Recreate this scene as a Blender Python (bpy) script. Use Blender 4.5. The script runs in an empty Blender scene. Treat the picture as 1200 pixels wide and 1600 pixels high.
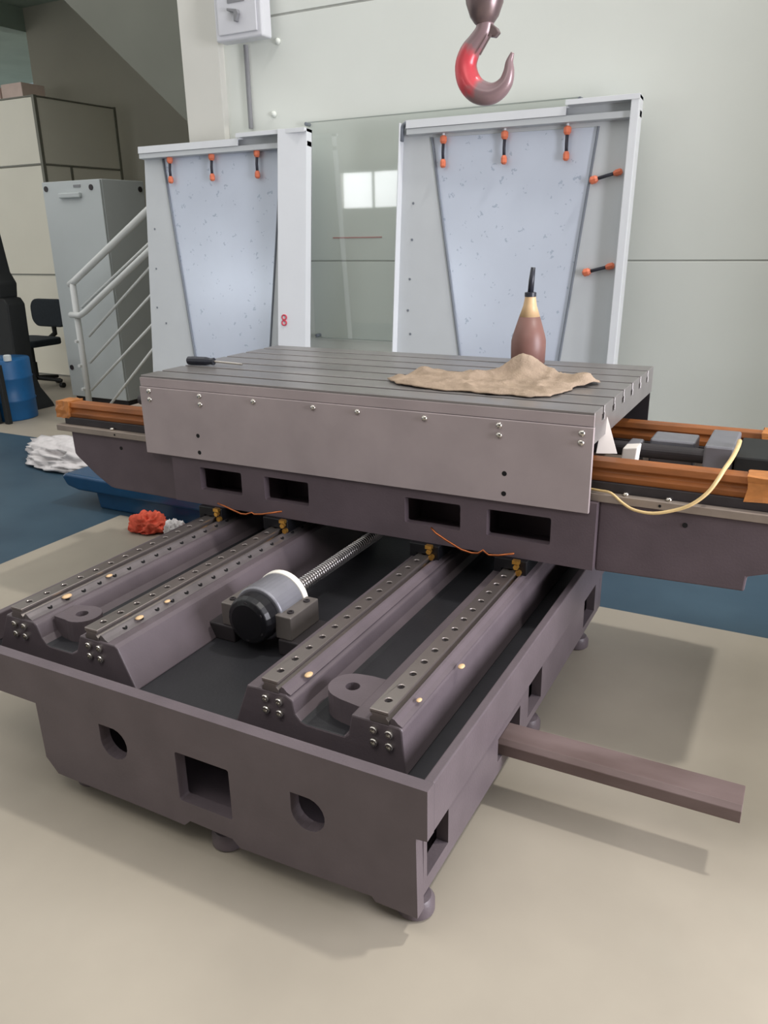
import bpy, bmesh, math, random
from mathutils import Vector, Matrix, noise
random.seed(7)
scene = bpy.context.scene
COL = scene.collection

# ------------------------------------------------------------------ camera
cam_data = bpy.data.cameras.new('camera')
cam = bpy.data.objects.new('camera', cam_data)
COL.objects.link(cam)
right = Vector((0.88444, 0.466315, -0.017743))
down = Vector((0.138818, -0.299211, -0.944035))
fwd = Vector((-0.445527, 0.83248, -0.329367))
M = Matrix((right, -down, -fwd)).transposed().to_4x4()
M.translation = Vector((0, 0, 1.40))
cam.matrix_world = M
cam_data.sensor_fit = 'VERTICAL'
cam_data.sensor_height = 36.0
cam_data.lens = 1250.86 / 1600 * 36.0
cam_data.clip_start = 0.02
cam_data.clip_end = 200
scene.camera = cam

# ------------------------------------------------------------------ world and lamps
world = bpy.data.worlds.new('hall_air')
scene.world = world
world.use_nodes = True
bg = world.node_tree.nodes['Background']
bg.inputs[0].default_value = (1.0, 0.99, 0.975, 1)
bg.inputs[1].default_value = 0.97


def area_lamp(name, loc, target, size, power, color, size_y=None, shape='RECTANGLE'):
    ld = bpy.data.lights.new(name, 'AREA')
    ld.shape = shape
    ld.size = size
    if size_y:
        ld.size_y = size_y
    ld.energy = power
    ld.color = color
    o = bpy.data.objects.new(name, ld)
    COL.objects.link(o)
    o.location = loc
    d = Vector(target) - Vector(loc)
    o.rotation_euler = d.to_track_quat('-Z', 'Y').to_euler()
    return o


# assumed high bay lamp, unseen, high above the right of the machine (throws the crisp floor shadows)
area_lamp('assumed_high_lamp', (2.9, 3.6, 9.0), (2.9, 3.6, 0), 0.45, 400, (1.0, 0.97, 0.92), shape='DISK')
# assumed light from the right, unseen, added to brighten the right-facing sides
area_lamp('assumed_side_light', (3.45, 1.9, 1.45), (0, 1.9, 1.3), 1.9, 310, (0.93, 0.92, 1.0), 2.5)
# added fill lamp, unseen, brightens the floor in front of the machine
area_lamp('front_fill_lamp', (-0.9, -0.1, 3.0), (-0.9, -0.1, 0), 1.6, 21, (1.0, 0.96, 0.92), 0.8)
# unseen lamp added to brighten the left-hand bay
area_lamp('left_fill_lamp', (-6.0, 2.6, 5.5), (-6.0, 2.6, 0), 2.0, 14, (1.0, 0.99, 0.95), 0.6)

vs = scene.view_settings
vs.view_transform = 'Standard'
vs.look = 'None'
vs.gamma = 1
vs.use_curve_mapping = False
vs.exposure = 0.1


# ------------------------------------------------------------------ materials
def srgb(r, g, b):
    f = lambda c: (c / 255 / 12.92) if c / 255 <= 0.04045 else ((c / 255 + 0.055) / 1.055) ** 2.4
    return (f(r), f(g), f(b), 1)


MATS = {}


def mat(name, rgb, rough=0.5, metal=0.0, var=0.12, scale=12.0, bump=0.0, bscale=60.0, spec=0.5, coat=0.0, trans=0.0, ior=1.45, stretch=None, lin=False, var2=None):
    """Principled material with noise-driven colour variation (grain and wear)"""
    m = bpy.data.materials.new(name)
    m.use_nodes = True
    nt = m.node_tree
    b = nt.nodes['Principled BSDF']
    col = rgb if lin else srgb(*rgb)
    b.inputs['Roughness'].default_value = rough
    b.inputs['Metallic'].default_value = metal
    b.inputs['Specular IOR Level'].default_value = spec
    b.inputs['Coat Weight'].default_value = coat
    b.inputs['Transmission Weight'].default_value = trans
    b.inputs['IOR'].default_value = ior
    tc = nt.nodes.new('ShaderNodeTexCoord')
    mp = nt.nodes.new('ShaderNodeMapping')
    nt.links.new(tc.outputs['Object'], mp.inputs[0])
    if stretch:
        mp.inputs['Scale'].default_value = stretch
    n = nt.nodes.new('ShaderNodeTexNoise')
    n.inputs['Scale'].default_value = scale
    n.inputs['Detail'].default_value = 5
    nt.links.new(mp.outputs[0], n.inputs[0])
    r = nt.nodes.new('ShaderNodeValToRGB')
    r.color_ramp.elements[0].position = 0.3
    r.color_ramp.elements[1].position = 0.7
    lo = [max(0, c * (1 - var)) for c in col[:3]] + [1]
    hi = [min(1, c * (1 + var)) for c in col[:3]] + [1]
    if var2:
        lo = list(srgb(*var2))
    r.color_ramp.elements[0].color = lo
    r.color_ramp.elements[1].color = hi
    nt.links.new(n.outputs[0], r.inputs[0])
    nt.links.new(r.outputs[0], b.inputs['Base Color'])
    if bump:
        n2 = nt.nodes.new('ShaderNodeTexNoise')
        n2.inputs['Scale'].default_value = bscale
        n2.inputs['Detail'].default_value = 3
        nt.links.new(mp.outputs[0], n2.inputs[0])
        bp = nt.nodes.new('ShaderNodeBump')
        bp.inputs['Strength'].default_value = bump
        bp.inputs['Distance'].default_value = 0.004
        nt.links.new(n2.outputs[0], bp.inputs['Height'])
        nt.links.new(bp.outputs[0], b.inputs['Normal'])
    MATS[name] = m
    return m


mat('casting_paint', (93, 84, 88), 0.42, 0, 0.10, 9, 0.12, 160, spec=0.4)
mat('saddle_paint', (90, 79, 84), 0.5, 0, 0.10, 9, 0.12, 160, spec=0.35)
mat('ground_steel', (150, 142, 138), 0.3, 0.85, 0.14, 14, 0.03, 90, stretch=(1, 0.1, 1))
mat('table_steel', (128, 124, 122), 0.3, 0.35, 0.13, 7, 0.03, 120, stretch=(0.2, 1, 1))
mat('plate_steel', (164, 152, 152), 0.5, 0.15, 0.10, 5, 0.02, 90)
mat('machined_iron', (150, 138, 128), 0.45, 0.4, 0.12, 12)
mat('dark_iron', (52, 48, 50), 0.5, 0.2, 0.15, 20)
mat('black_plastic', (12, 12, 16), 0.4, 0, 0.2, 20)
mat('strip_steel', (104, 98, 98), 0.4, 0.3, 0.15, 20)
mat('hole_black', (10, 9, 10), 0.8, 0, 0.1, 20)
mat('bright_screw', (205, 200, 192), 0.2, 0.95, 0.05, 30)
mat('screw_thread', (205, 202, 202), 0.2, 0.95, 0.08, 30)
mat('white_ring', (240, 236, 226), 0.35, 0, 0.03, 30)
mat('housing_gray', (128, 128, 134), 0.4, 0.4, 0.06, 20)
mat('brass', (224, 170, 84), 0.3, 0.9, 0.15, 60)
mat('copper', (184, 108, 66), 0.3, 0.9, 0.1, 60)
mat('waxed_paper', (150, 88, 40), 0.5, 0, 0.25, 14, 0.2, 30, stretch=(0.25, 1, 1), var2=(100, 58, 26))
mat('paper_end', (176, 114, 60), 0.5, 0, 0.2, 30, 0.4, 30)
mat('rag_cloth', (158, 140, 122), 0.95, 0, 0.16, 22, 0.5, 220, spec=0.1)
mat('rag_red', (206, 92, 72), 0.9, 0, 0.2, 30, 0.4, 200, spec=0.1)
mat('rag_white', (210, 206, 206), 0.9, 0, 0.08, 20, 0.4, 120, spec=0.1)
mat('oil_brown', (122, 88, 80), 0.45, 0, 0.06, 20, spec=0.5)
mat('bottle_amber', (206, 174, 132), 0.45, 0, 0.05, 20, spec=0.5)
mat('nozzle_black', (42, 44, 52), 0.4, 0, 0.1, 40)
mat('wall_paint', (231, 235, 228), 0.55, 0, 0.02, 2.0, 0.02, 40, spec=0.3)
mat('column_paint', (222, 221, 213), 0.6, 0, 0.02, 3.0, spec=0.3)
mat('seam_gray', (176, 178, 172), 0.7, 0, 0.05, 10)
mat('panel_paint', (222, 225, 228), 0.4, 0, 0.02, 4.0, spec=0.4)
mat('panel_inner', (200, 204, 206), 0.42, 0, 0.03, 4.0, spec=0.4)
mat('gasket', (118, 124, 132), 0.6, 0, 0.05, 10)
mat('clip_orange', (222, 122, 88), 0.5, 0, 0.1, 30)
mat('clip_black', (46, 46, 56), 0.5, 0, 0.1, 30)
mat('mark_red', (212, 70, 90), 0.7, 0, 0.1, 30)
mat('glass_edge', (166, 174, 168), 0.4, 0, 0.05, 10)
mat('reflection_red', (206, 150, 146), 0.7, 0, 0.1, 10)  # colour of the painted reflection strip behind the glass
mat('box_white', (216, 217, 222), 0.4, 0, 0.02, 6)
mat('conduit_gray', (134, 135, 138), 0.5, 0, 0.05, 10)
mat('hook_red', (200, 74, 82), 0.3, 0.15, 0.05, 8, var2=(138, 116, 118))
mat('hook_bare', (120, 104, 104), 0.3, 0.5, 0.15, 25)
mat('cabinet_gray', (194, 200, 200), 0.45, 0, 0.02, 3)
mat('rail_white', (220, 222, 220), 0.4, 0, 0.03, 8)
mat('partition_board', (220, 217, 202), 0.6, 0, 0.03, 2)
mat('partition_frame', (112, 112, 100), 0.5, 0, 0.05, 10)
mat('front_wall_paint', (188, 186, 180), 0.8, 0, 0.05, 1.0)
m = bpy.data.materials.new('assumed_window_glow')
m.use_nodes = True
m.node_tree.nodes['Principled BSDF'].inputs['Emission Color'].default_value = (0.95, 0.98, 1, 1)
m.node_tree.nodes['Principled BSDF'].inputs['Emission Strength'].default_value = 5.5  # glow of the assumed windows, also brightens the left bay
MATS['assumed_window_glow'] = m
mat('dimmer_dark', (72, 70, 68), 0.8, 0, 0.1, 1.0)  # for the added wall that dims the light from the front
mat('ear_iron', (112, 106, 102), 0.45, 0.3, 0.12, 12)
mat('crate_wood', (128, 92, 58), 0.7, 0, 0.25, 8, 0.2, 50, stretch=(1, 0.2, 1))
mat('hall_wall', (128, 126, 120), 0.8, 0, 0.05, 1.0)
mat('tray_dark', (42, 42, 45), 0.38, 0, 0.15, 8, 0.1, 120, spec=0.4)  # darker than the casting, for the tray and channel floors
mat('far_wall', (156, 153, 140), 0.8, 0, 0.05, 1.5)
mat('soffit_paint', (124, 126, 116), 0.8, 0, 0.04, 2)
mat('ceiling_teal', (150, 166, 156), 0.8, 0, 0.08, 2)
mat('chair_fabric', (26, 34, 40), 0.85, 0, 0.15, 40, 0.3, 200)
mat('stand_black', (22, 24, 24), 0.6, 0, 0.2, 10)
mat('drum_blue', (22, 84, 132), 0.4, 0, 0.12, 8)
mat('tray_blue', (18, 64, 100), 0.25, 0, 0.12, 8, spec=0.6)
mat('bar_brown', (120, 104, 102), 0.6, 0.1, 0.12, 8, 0.2, 60, stretch=(0.3, 1, 1), var2=(92, 76, 72))
mat('hose_cream', (208, 180, 128), 0.45, 0, 0.08, 30)
mat('paper_white', (226, 220, 212), 0.8, 0, 0.03, 20)
mat('far_window', (205, 220, 230), 0.5, 0, 0.03, 4)
mat('far_boxes', (222, 200, 190), 0.7, 0, 0.06, 8)

# protective film with faint printed dashes
m = mat('film_blue', (208, 216, 230), 0.22, 0.15, 0.04, 2.5, spec=0.5)
nt = m.node_tree
b = nt.nodes['Principled BSDF']
old = b.inputs['Base Color'].links[0].from_socket
tc = nt.nodes.new('ShaderNodeTexCoord')
mp = nt.nodes.new('ShaderNodeMapping')
mp.inputs['Scale'].default_value = (11.0, 11.0, 11.0)
mp.inputs['Rotation'].default_value = (0, 0.5, 0)
vo = nt.nodes.new('ShaderNodeTexVoronoi')
vo.inputs['Scale'].default_value = 1.0
vo.inputs['Randomness'].default_value = 0.35
nz = nt.nodes.new('ShaderNodeTexNoise')
nz.inputs['Scale'].default_value = 55
nt.links.new(tc.outputs['Object'], mp.inputs[0])
nt.links.new(mp.outputs[0], vo.inputs[0])
nt.links.new(tc.outputs['Object'], nz.inputs[0])
mth = nt.nodes.new('ShaderNodeMath')
mth.operation = 'LESS_THAN'
mth.inputs[1].default_value = 0.24
m2 = nt.nodes.new('ShaderNodeMath')
m2.operation = 'GREATER_THAN'
m2.inputs[1].default_value = 0.6
m3 = nt.nodes.new('ShaderNodeMath')
m3.operation = 'MULTIPLY'
nt.links.new(vo.outputs['Distance'], mth.inputs[0])
nt.links.new(nz.outputs[0], m2.inputs[0])
nt.links.new(mth.outputs[0], m3.inputs[0])
nt.links.new(m2.outputs[0], m3.inputs[1])
mx = nt.nodes.new('ShaderNodeMixRGB')
nt.links.new(m3.outputs[0], mx.inputs[0])
nt.links.new(old, mx.inputs[1])
mx.inputs[2].default_value = srgb(180, 191, 208)
nt.links.new(mx.outputs[0], b.inputs['Base Color'])

# clear glass sheet
m = bpy.data.materials.new('sheet_glass')
m.use_nodes = True
nt = m.node_tree
nt.nodes.remove(nt.nodes['Principled BSDF'])
tr = nt.nodes.new('ShaderNodeBsdfTransparent')
tr.inputs[0].default_value = (0.975, 0.988, 0.982, 1)
gl = nt.nodes.new('ShaderNodeBsdfGlossy')
gl.inputs['Roughness'].default_value = 0.03
fr = nt.nodes.new('ShaderNodeFresnel')
fr.inputs[0].default_value = 1.5
nzg = nt.nodes.new('ShaderNodeTexNoise')
nzg.inputs['Scale'].default_value = 3
ad = nt.nodes.new('ShaderNodeMath')
ad.operation = 'MULTIPLY_ADD'
ad.inputs[1].default_value = 0.16
nt.links.new(nzg.outputs[0], ad.inputs[0])
nt.links.new(fr.outputs[0], ad.inputs[2])
ms = nt.nodes.new('ShaderNodeMixShader')
ge = nt.nodes.new('ShaderNodeNewGeometry')
fb = nt.nodes.new('ShaderNodeMath')
fb.operation = 'SUBTRACT'
fb.inputs[0].default_value = 1.0
nt.links.new(ge.outputs['Backfacing'], fb.inputs[1])
mu = nt.nodes.new('ShaderNodeMath')
mu.operation = 'MULTIPLY'
nt.links.new(ad.outputs[0], mu.inputs[0])
nt.links.new(fb.outputs[0], mu.inputs[1])
nt.links.new(mu.outputs[0], ms.inputs[0])
nt.links.new(tr.outputs[0], ms.inputs[1])
nt.links.new(gl.outputs[0], ms.inputs[2])
nt.links.new(ms.outputs[0], nt.nodes['Material Output'].inputs[0])
MATS['sheet_glass'] = m

# floor: sealed concrete with a blue painted walkway
m = mat('floor_concrete', (160, 152, 138), 0.5, 0, 0.09, 2.2, 0.03, 30, spec=0.35)
nt = m.node_tree
b = nt.nodes['Principled BSDF']
old = b.inputs['Base Color'].links[0].from_socket
geo = nt.nodes.new('ShaderNodeNewGeometry')
sep = nt.nodes.new('ShaderNodeSeparateXYZ')
nt.links.new(geo.outputs['Position'], sep.inputs[0])


def step(sock, val, op):
    n = nt.nodes.new('ShaderNodeMath')
    n.operation = op
    n.inputs[1].default_value = val
    nt.links.new(sock, n.inputs[0])
    return n.outputs[0]


def comb(a, c, op):
    n = nt.nodes.new('ShaderNodeMath')
    n.operation = op
    nt.links.new(a, n.inputs[0])
    nt.links.new(c, n.inputs[1])
    return n.outputs[0]


X, Y = sep.outputs[0], sep.outputs[1]
far_edge = step(Y, 3.94, 'LESS_THAN')
near_edge = step(Y, 2.90, 'GREATER_THAN')
left_lane = step(X, -3.15, 'LESS_THAN')
blue = comb(far_edge, comb(near_edge, left_lane, 'MAXIMUM'), 'MULTIPLY')
wear = nt.nodes.new('ShaderNodeTexNoise')
wear.inputs['Scale'].default_value = 2.2
wear.inputs['Detail'].default_value = 6
nt.links.new(geo.outputs['Position'], wear.inputs[0])
wr = nt.nodes.new('ShaderNodeValToRGB')
wr.color_ramp.elements[0].position = 0.3
wr.color_ramp.elements[1].position = 0.75
wr.color_ramp.elements[0].color = srgb(44, 66, 82)
wr.color_ramp.elements[1].color = srgb(60, 83, 98)
nt.links.new(wear.outputs[0], wr.inputs[0])
# faint grey scuffs on the concrete
sc = nt.nodes.new('ShaderNodeTexNoise')
sc.inputs['Scale'].default_value = 5
sc.inputs['Detail'].default_value = 8
nt.links.new(geo.outputs['Position'], sc.inputs[0])
sr = nt.nodes.new('ShaderNodeValToRGB')
sr.color_ramp.elements[0].position = 0.58
sr.color_ramp.elements[1].position = 0.75
sr.color_ramp.elements[0].color = (0, 0, 0, 1)
sr.color_ramp.elements[1].color = (0.35, 0.35, 0.35, 1)
nt.links.new(sc.outputs[0], sr.inputs[0])
mxs = nt.nodes.new('ShaderNodeMixRGB')
nt.links.new(sr.outputs[0], mxs.inputs[0])
nt.links.new(old, mxs.inputs[1])
mxs.inputs[2].default_value = srgb(160, 154, 140)
mxf = nt.nodes.new('ShaderNodeMixRGB')
nt.links.new(blue, mxf.inputs[0])
nt.links.new(mxs.outputs[0], mxf.inputs[1])
nt.links.new(wr.outputs[0], mxf.inputs[2])
nt.links.new(mxf.outputs[0], b.inputs['Base Color'])


# ------------------------------------------------------------------ mesh helpers
class MB:
    def __init__(self):
        self.bm = bmesh.new()

    def box(self, x0, x1, y0, y1, z0, z1):
        v = [self.bm.verts.new(p) for p in ((x0, y0, z0), (x1, y0, z0), (x1, y1, z0), (x0, y1, z0), (x0, y0, z1), (x1, y0, z1), (x1, y1, z1), (x0, y1, z1))]
        for f in ((3, 2, 1, 0), (4, 5, 6, 7), (0, 1, 5, 4), (1, 2, 6, 5), (2, 3, 7, 6), (3, 0, 4, 7)):
            self.bm.faces.new([v[i] for i in f])
        return self

    def prism(self, poly, axis, a, b):
        """extrude a polygon along an axis; poly in the other two coordinates (xz for y, yz for x, xy for z)"""
        def P(p, t):
            return {'y': (p[0], t, p[1]), 'x': (t, p[0], p[1]), 'z': (p[0], p[1], t)}[axis]
        A = [self.bm.verts.new(P(p, a)) for p in poly]
        B = [self.bm.verts.new(P(p, b)) for p in poly]
        n = len(poly)
        self.bm.faces.new(A)
        self.bm.faces.new(B[::-1])
        for i in range(n):
            self.bm.faces.new((A[i], B[i], B[(i + 1) % n], A[(i + 1) % n]))
        return self

    def tube(self, pts, rad, seg=12, cap=True):
        pts = [Vector(p) for p in pts]
        if not hasattr(rad, '__len__'):
            rad = [rad] * len(pts)
        rings = []
        prev = None
        for i, p in enumerate(pts):
            t = (pts[min(i + 1, len(pts) - 1)] - pts[max(i - 1, 0)]).normalized()
            if prev is None:
                up = Vector((0, 0, 1)) if abs(t.z) < 0.9 else Vector((1, 0, 0))
                u = t.cross(up).normalized()
            else:
                u = (prev - t * prev.dot(t)).normalized()
            prev = u
            w = t.cross(u)
            rings.append([self.bm.verts.new(p + (u * math.cos(k * 2 * math.pi / seg) + w * math.sin(k * 2 * math.pi / seg)) * rad[i]) for k in range(seg)])
        for a, c in zip(rings, rings[1:]):
            for k in range(seg):
                self.bm.faces.new((a[k], a[(k + 1) % seg], c[(k + 1) % seg], c[k]))
        if cap:
            self.bm.faces.new(rings[0][::-1])
            self.bm.faces.new(rings[-1])
        return self

    def lathe(self, prof, c=(0, 0, 0), seg=24, axis='z'):
        """prof: list of (radius, height)"""
        rings = []
        for r, h in prof:
            ring = []
            for k in range(seg):
                a = k * 2 * math.pi / seg
                x, y = r * math.cos(a), r * math.sin(a)
                p = {'z': (x, y, h), 'y': (x, h, y), 'x': (h, x, y)}[axis]
                ring.append(self.bm.verts.new((c[0] + p[0], c[1] + p[1], c[2] + p[2])))
            rings.append(ring)
        for a, d in zip(rings, rings[1:]):
            for k in range(seg):
                self.bm.faces.new((a[k], a[(k + 1) % seg], d[(k + 1) % seg], d[k]))
        self.bm.faces.new(rings[0][::-1])
        self.bm.faces.new(rings[-1])
        return self


def holed_mesh(outline, holes, t0, t1, axis):
    """flat plate with real through-holes, between t0 and t1 along the axis"""
    cu = bpy.data.curves.new('tmp', 'CURVE')
    cu.dimensions = '2D'
    cu.fill_mode = 'BOTH'
    cu.extrude = 0.5
    for lp in [outline] + holes:
        s = cu.splines.new('POLY')
        s.points.add(len(lp) - 1)
        for p, q in zip(s.points, lp):
            p.co = (q[0], q[1], 0, 1)
        s.use_cyclic_u = True
    o = bpy.data.objects.new('tmp', cu)
    COL.objects.link(o)
    dg = bpy.context.evaluated_depsgraph_get()
    me = bpy.data.meshes.new_from_object(o.evaluated_get(dg))
    bpy.data.objects.remove(o)
    bpy.data.curves.remove(cu)
    bm = bmesh.new()
    bm.from_mesh(me)
    bpy.data.meshes.remove(me)
    bmesh.ops.remove_doubles(bm, verts=bm.verts, dist=1e-5)
    for v in bm.verts:
        a, c, s = v.co
        t = t0 if s < 0 else t1
        v.co = {'y': (a, t, c), 'x': (t, a, c), 'z': (a, c, t)}[axis]
    bmesh.ops.recalc_face_normals(bm, faces=bm.faces)
    mb = MB()
    mb.bm.free()
    mb.bm = bm
    return mb


def circle(cx, cy, r, n=16, a0=0.0):
    return [(cx + r * math.cos(a0 + k * 2 * math.pi / n), cy + r * math.sin(a0 + k * 2 * math.pi / n)) for k in range(n)]


def rrect(x0, x1, z0, z1, r, n=4):
    p = []
    for cx, cz, a in ((x1 - r, z1 - r, 0), (x0 + r, z1 - r, 90), (x0 + r, z0 + r, 180), (x1 - r, z0 + r, 270)):
        for k in range(n + 1):
            t = math.radians(a + 90 * k / n)
            p.append((cx + r * math.cos(t), cz + r * math.sin(t)))
    return p



ORG = {}


def origin(o):
    return ORG.get(o.name, Vector((0, 0, 0)))


def obj(name, mb, material, parent=None, local=False, bevel=0.0, smooth=False, at=None, segs=2):
    """one mesh object. Vertices are given in world coordinates unless local."""
    bm = mb.bm
    bmesh.ops.recalc_face_normals(bm, faces=bm.faces)
    base = Vector((0, 0, 0))
    if parent is not None and not local:
        base = origin(parent)
    loc = Vector((0, 0, 0))
    if at is not None:
        loc = Vector(at) - base
        base = Vector(at)
    if base.length > 0:
        bmesh.ops.translate(bm, vec=-base, verts=bm.verts)
    me = bpy.data.meshes.new(name)
    bm.to_mesh(me)
    bm.free()
    me.materials.append(MATS[material])
    o = bpy.data.objects.new(name, me)
    COL.objects.link(o)
    o.location = loc
    if parent is not None:
        o.parent = parent
    ORG[o.name] = base.copy()
    if bevel:
        md = o.modifiers.new('edge', 'BEVEL')
        md.width = bevel
        md.segments = segs
        md.limit_method = 'ANGLE'
        md.angle_limit = math.radians(35)
    for p in me.polygons:
        p.use_smooth = smooth
    return o


def dup(o, delta, parent=None):
    c = o.copy()
    COL.objects.link(c)
    c.location = o.location + Vector(delta)
    if parent is not None:
        c.parent = parent
    return c


def thing(name, label, cat, loc, group=None, rot=None):
    o = bpy.data.objects.new(name, None)
    o.empty_display_size = 0.1
    COL.objects.link(o)
    o.location = loc
    if rot:
        o.rotation_euler = rot
    o['label'] = label
    o['category'] = cat
    if group:
        o['group'] = group
    ORG[o.name] = Vector(loc)
    return o


def tag(o, label, cat, group=None):
    o['label'] = label
    o['category'] = cat
    if group:
        o['group'] = group
    return o


def struct(o, label=None):
    o['kind'] = 'structure'
    if label:
        o['label'] = label
    return o


# ------------------------------------------------------------------ the setting
fl = obj('floor', MB().box(-14, 6, -6, 12, -0.1, 0), 'floor_concrete')
struct(fl, 'beige sealed concrete floor with blue painted walkway')

YW = 4.45
wb = obj('wall_back', MB().box(-3.44, 5, YW + 0.004, YW + 0.16, 0, 5.2), 'seam_gray')
struct(wb, 'off-white panelled wall behind the machine')
for z0, z1 in ((0.0, 1.236), (1.244, 2.600), (2.612, 3.96), (3.97, 5.2)):
    obj('wall_panel', MB().box(-3.44, 5, YW, YW + 0.004, z0, z1), 'wall_paint', wb, bevel=0.002)
col = obj('trim_1', MB().box(-3.72, -3.43, YW - 0.05, YW + 0.3, 0, 5.2), 'column_paint', bevel=0.004)
struct(col, 'off-white wall column at the end of the panelled wall')
ws = obj('wall_side', MB().box(-3.7, -3.5, YW + 0.3, 7.3, 0, 5.2), 'far_wall')
struct(ws, 'side wall behind the column')
wf = obj('wall_far', MB().box(-8.40, -3.5, 7.3, 7.45, 0, 3.9), 'far_wall')
struct(wf, 'grey beige wall far behind the stairs')
wl = obj('wall_left', MB().box(-14, -8.4, 10.5, 10.6, 0, 5.0), 'far_window')
struct(wl, 'pale bluish end wall of the hall at far left')
ce = obj('ceiling', MB().box(-14, -3.7, 5.2, 10.6, 3.86, 4.0), 'ceiling_teal')
struct(ce, 'dark teal ceiling under the mezzanine')
bm_ = obj('trim_2', MB().box(-8.6, -8.4, 5.6, 10.5, 3.62, 3.86), 'ceiling_teal')
struct(bm_, 'dark ceiling beam')
# solid stair flight seen from below, upper left
so = obj('ceiling_stair_soffit', MB().prism([(-6.4, 3.945), (-5.407, 3.114), (-4.273, 2.166), (-3.73, 1.71), (-3.73, 5.2), (-6.4, 5.2)], 'y', 5.1, 6.2), 'soffit_paint')
struct(so, 'sloping grey underside of a stair flight')

wr_ = obj('wall_right', MB().box(3.2, 3.35, -3.0, 0.8, 0, 6.0).box(3.2, 3.35, 0.8, 3.0, 2.8, 6.0).box(3.2, 3.35, 3.0, YW, 0, 6.0), 'hall_wall')  # unseen wall added to block light, its doorway gap admits the side light
struct(wr_, 'added side wall of the hall right of the machine, with a doorway gap made for the assumed side light')
wst = obj('wall_shade_stub', MB().box(1.3, 1.4, 3.0, YW, 0, 3.2), 'hall_wall')  # unseen stub, added to cut the light on the right floor and wall
struct(wst, 'added stub wall that shades the floor right of the machine')
wdk = obj('wall_front_dimmer', MB().box(-2.6, 3.35, -3.2, -3.0, 0, 4.2), 'dimmer_dark')  # unseen wall, made dark so less light comes from the front right
struct(wdk, 'added dark wall behind the camera that cuts the frontal light')
wo = [(-14, 0), (-2.6, 0), (-2.6, 6), (-14, 6)]
wfr = obj('wall_front', holed_mesh(wo, [rrect(x, x + 1.1, 1.78, 2.30, 0.01) for x in (-9.9, -8.5, -7.0, -5.75)], -3.2, -3.0, 'y'), 'front_wall_paint')  # unseen wall, added to shape the light from the front
struct(wfr, 'added pale hall wall with a row of assumed windows opposite the machine')
for k, x in enumerate((-9.9, -8.5, -7.0, -5.75)):
    w_ = obj('window_%d' % (k + 1), MB().box(x, x + 1.1, -3.12, -3.10, 1.78, 2.30), 'assumed_window_glow')  # assumed panes, placed from the reflections in the glass
    struct(w_, 'assumed glowing window pane in the hall wall')
    obj('mullion', MB().box(x + 0.53, x + 0.57, -3.13, -3.07, 1.78, 2.30), 'rail_white', w_)

# boxed-in partition at left
pt = thing('office_partition', 'cream boarded office partition with dark frame strips behind the grey cabinet', 'partition', (-6.93, 6.0, 0))
PX, PY, PT = -6.93, 6.0, 2.69
for z0, z1 in ((0.02, 1.045), (1.06, 2.085), (2.105, PT)):
    obj('board', MB().box(-9.6, PX - 0.03, PY, PY + 0.03, z0, z1), 'partition_board', pt)
for z0, z1 in ((0.02, 1.045), (1.06, 2.085), (2.105, PT)):
    obj('board', MB().box(PX - 0.03, PX, PY + 0.03, PY + 1.02, z0, z1), 'partition_board', pt)
for z in (1.045, 2.085, PT):
    obj('frame_strip', MB().box(-9.6, PX - 0.02, PY - 0.006, PY + 0.03, z + 0.003, z + 0.015), 'partition_frame', pt)
    obj('frame_strip', MB().box(PX - 0.03, PX + 0.006, PY + 0.02, PY + 1.04, z + 0.003, z + 0.015), 'partition_frame', pt)
obj('corner_post', MB().box(PX - 0.03, PX + 0.004, PY - 0.004, PY + 0.03, 0, PT + 0.018), 'partition_frame', pt)
obj('corner_post', MB().box(PX - 0.03, PX + 0.008, PY + 1.02, PY + 1.05, 0, PT + 0.02), 'partition_frame', pt)
obj('corner_post', MB().box(PX - 0.025, PX + 0.004, PY + 0.33, PY + 0.36, 0, 2.09), 'partition_frame', pt)
# cartons on top of the partition
for i, (x0, x1) in enumerate(((-8.9, -8.5), (-8.47, -8.13), (-8.10, -7.78))):
    c = obj('carton', MB().box(x0, x1, 6.6, 6.9, PT + 0.0, PT + 0.24 + 0.02 * i), 'far_boxes', bevel=0.005)
    tag(c, ('pinkish carton on top of the partition, leftmost of three', 'pinkish carton on top of the partition, middle of three', 'pinkish carton on top of the partition, nearest its corner post')[i], 'box', 'cartons on the partition')

# ------------------------------------------------------------------ machine bed
Y0 = 1.152
bed = thing('machine_bed', 'dark grey cast machine bed with four guide rails in the foreground', 'machine bed', (-1.257, 1.9, 0))


def dhole(cx, cz, r):
    p = [(cx - r, cz + r), (cx - r * 0.3, cz + r)]
    for k in range(0, 15):
        a = math.pi / 2 * 0.9 - k * (math.pi * 1.4 / 14)
        p.append((cx + r * math.cos(a), cz + r * math.sin(a)))
    p.append((cx - r, cz - r * 0.05))
    return p


outline = [(-1.98, 0.389), (-0.534, 0.389), (-0.534, 0.271), (-0.559, 0.268), (-0.556, 0.067), (-0.655, 0.067), (-0.663, 0.078), (-0.84, 0.070),
           (-1.01, 0.064), (-1.03, 0.082), (-1.155, 0.085), (-1.175, 0.066), (-1.30, 0.068), (-1.605, 0.068), (-1.642, 0.108), (-1.646, 0.271), (-1.98, 0.271)]
fw = holed_mesh(outline, [dhole(-1.378, 0.232, 0.044), dhole(-0.815, 0.232, 0.043), rrect(-1.180, -1.024, 0.138, 0.273, 0.006)], Y0, Y0 + 0.031, 'y')
obj('front_wall', fw, 'casting_paint', bed)
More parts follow.
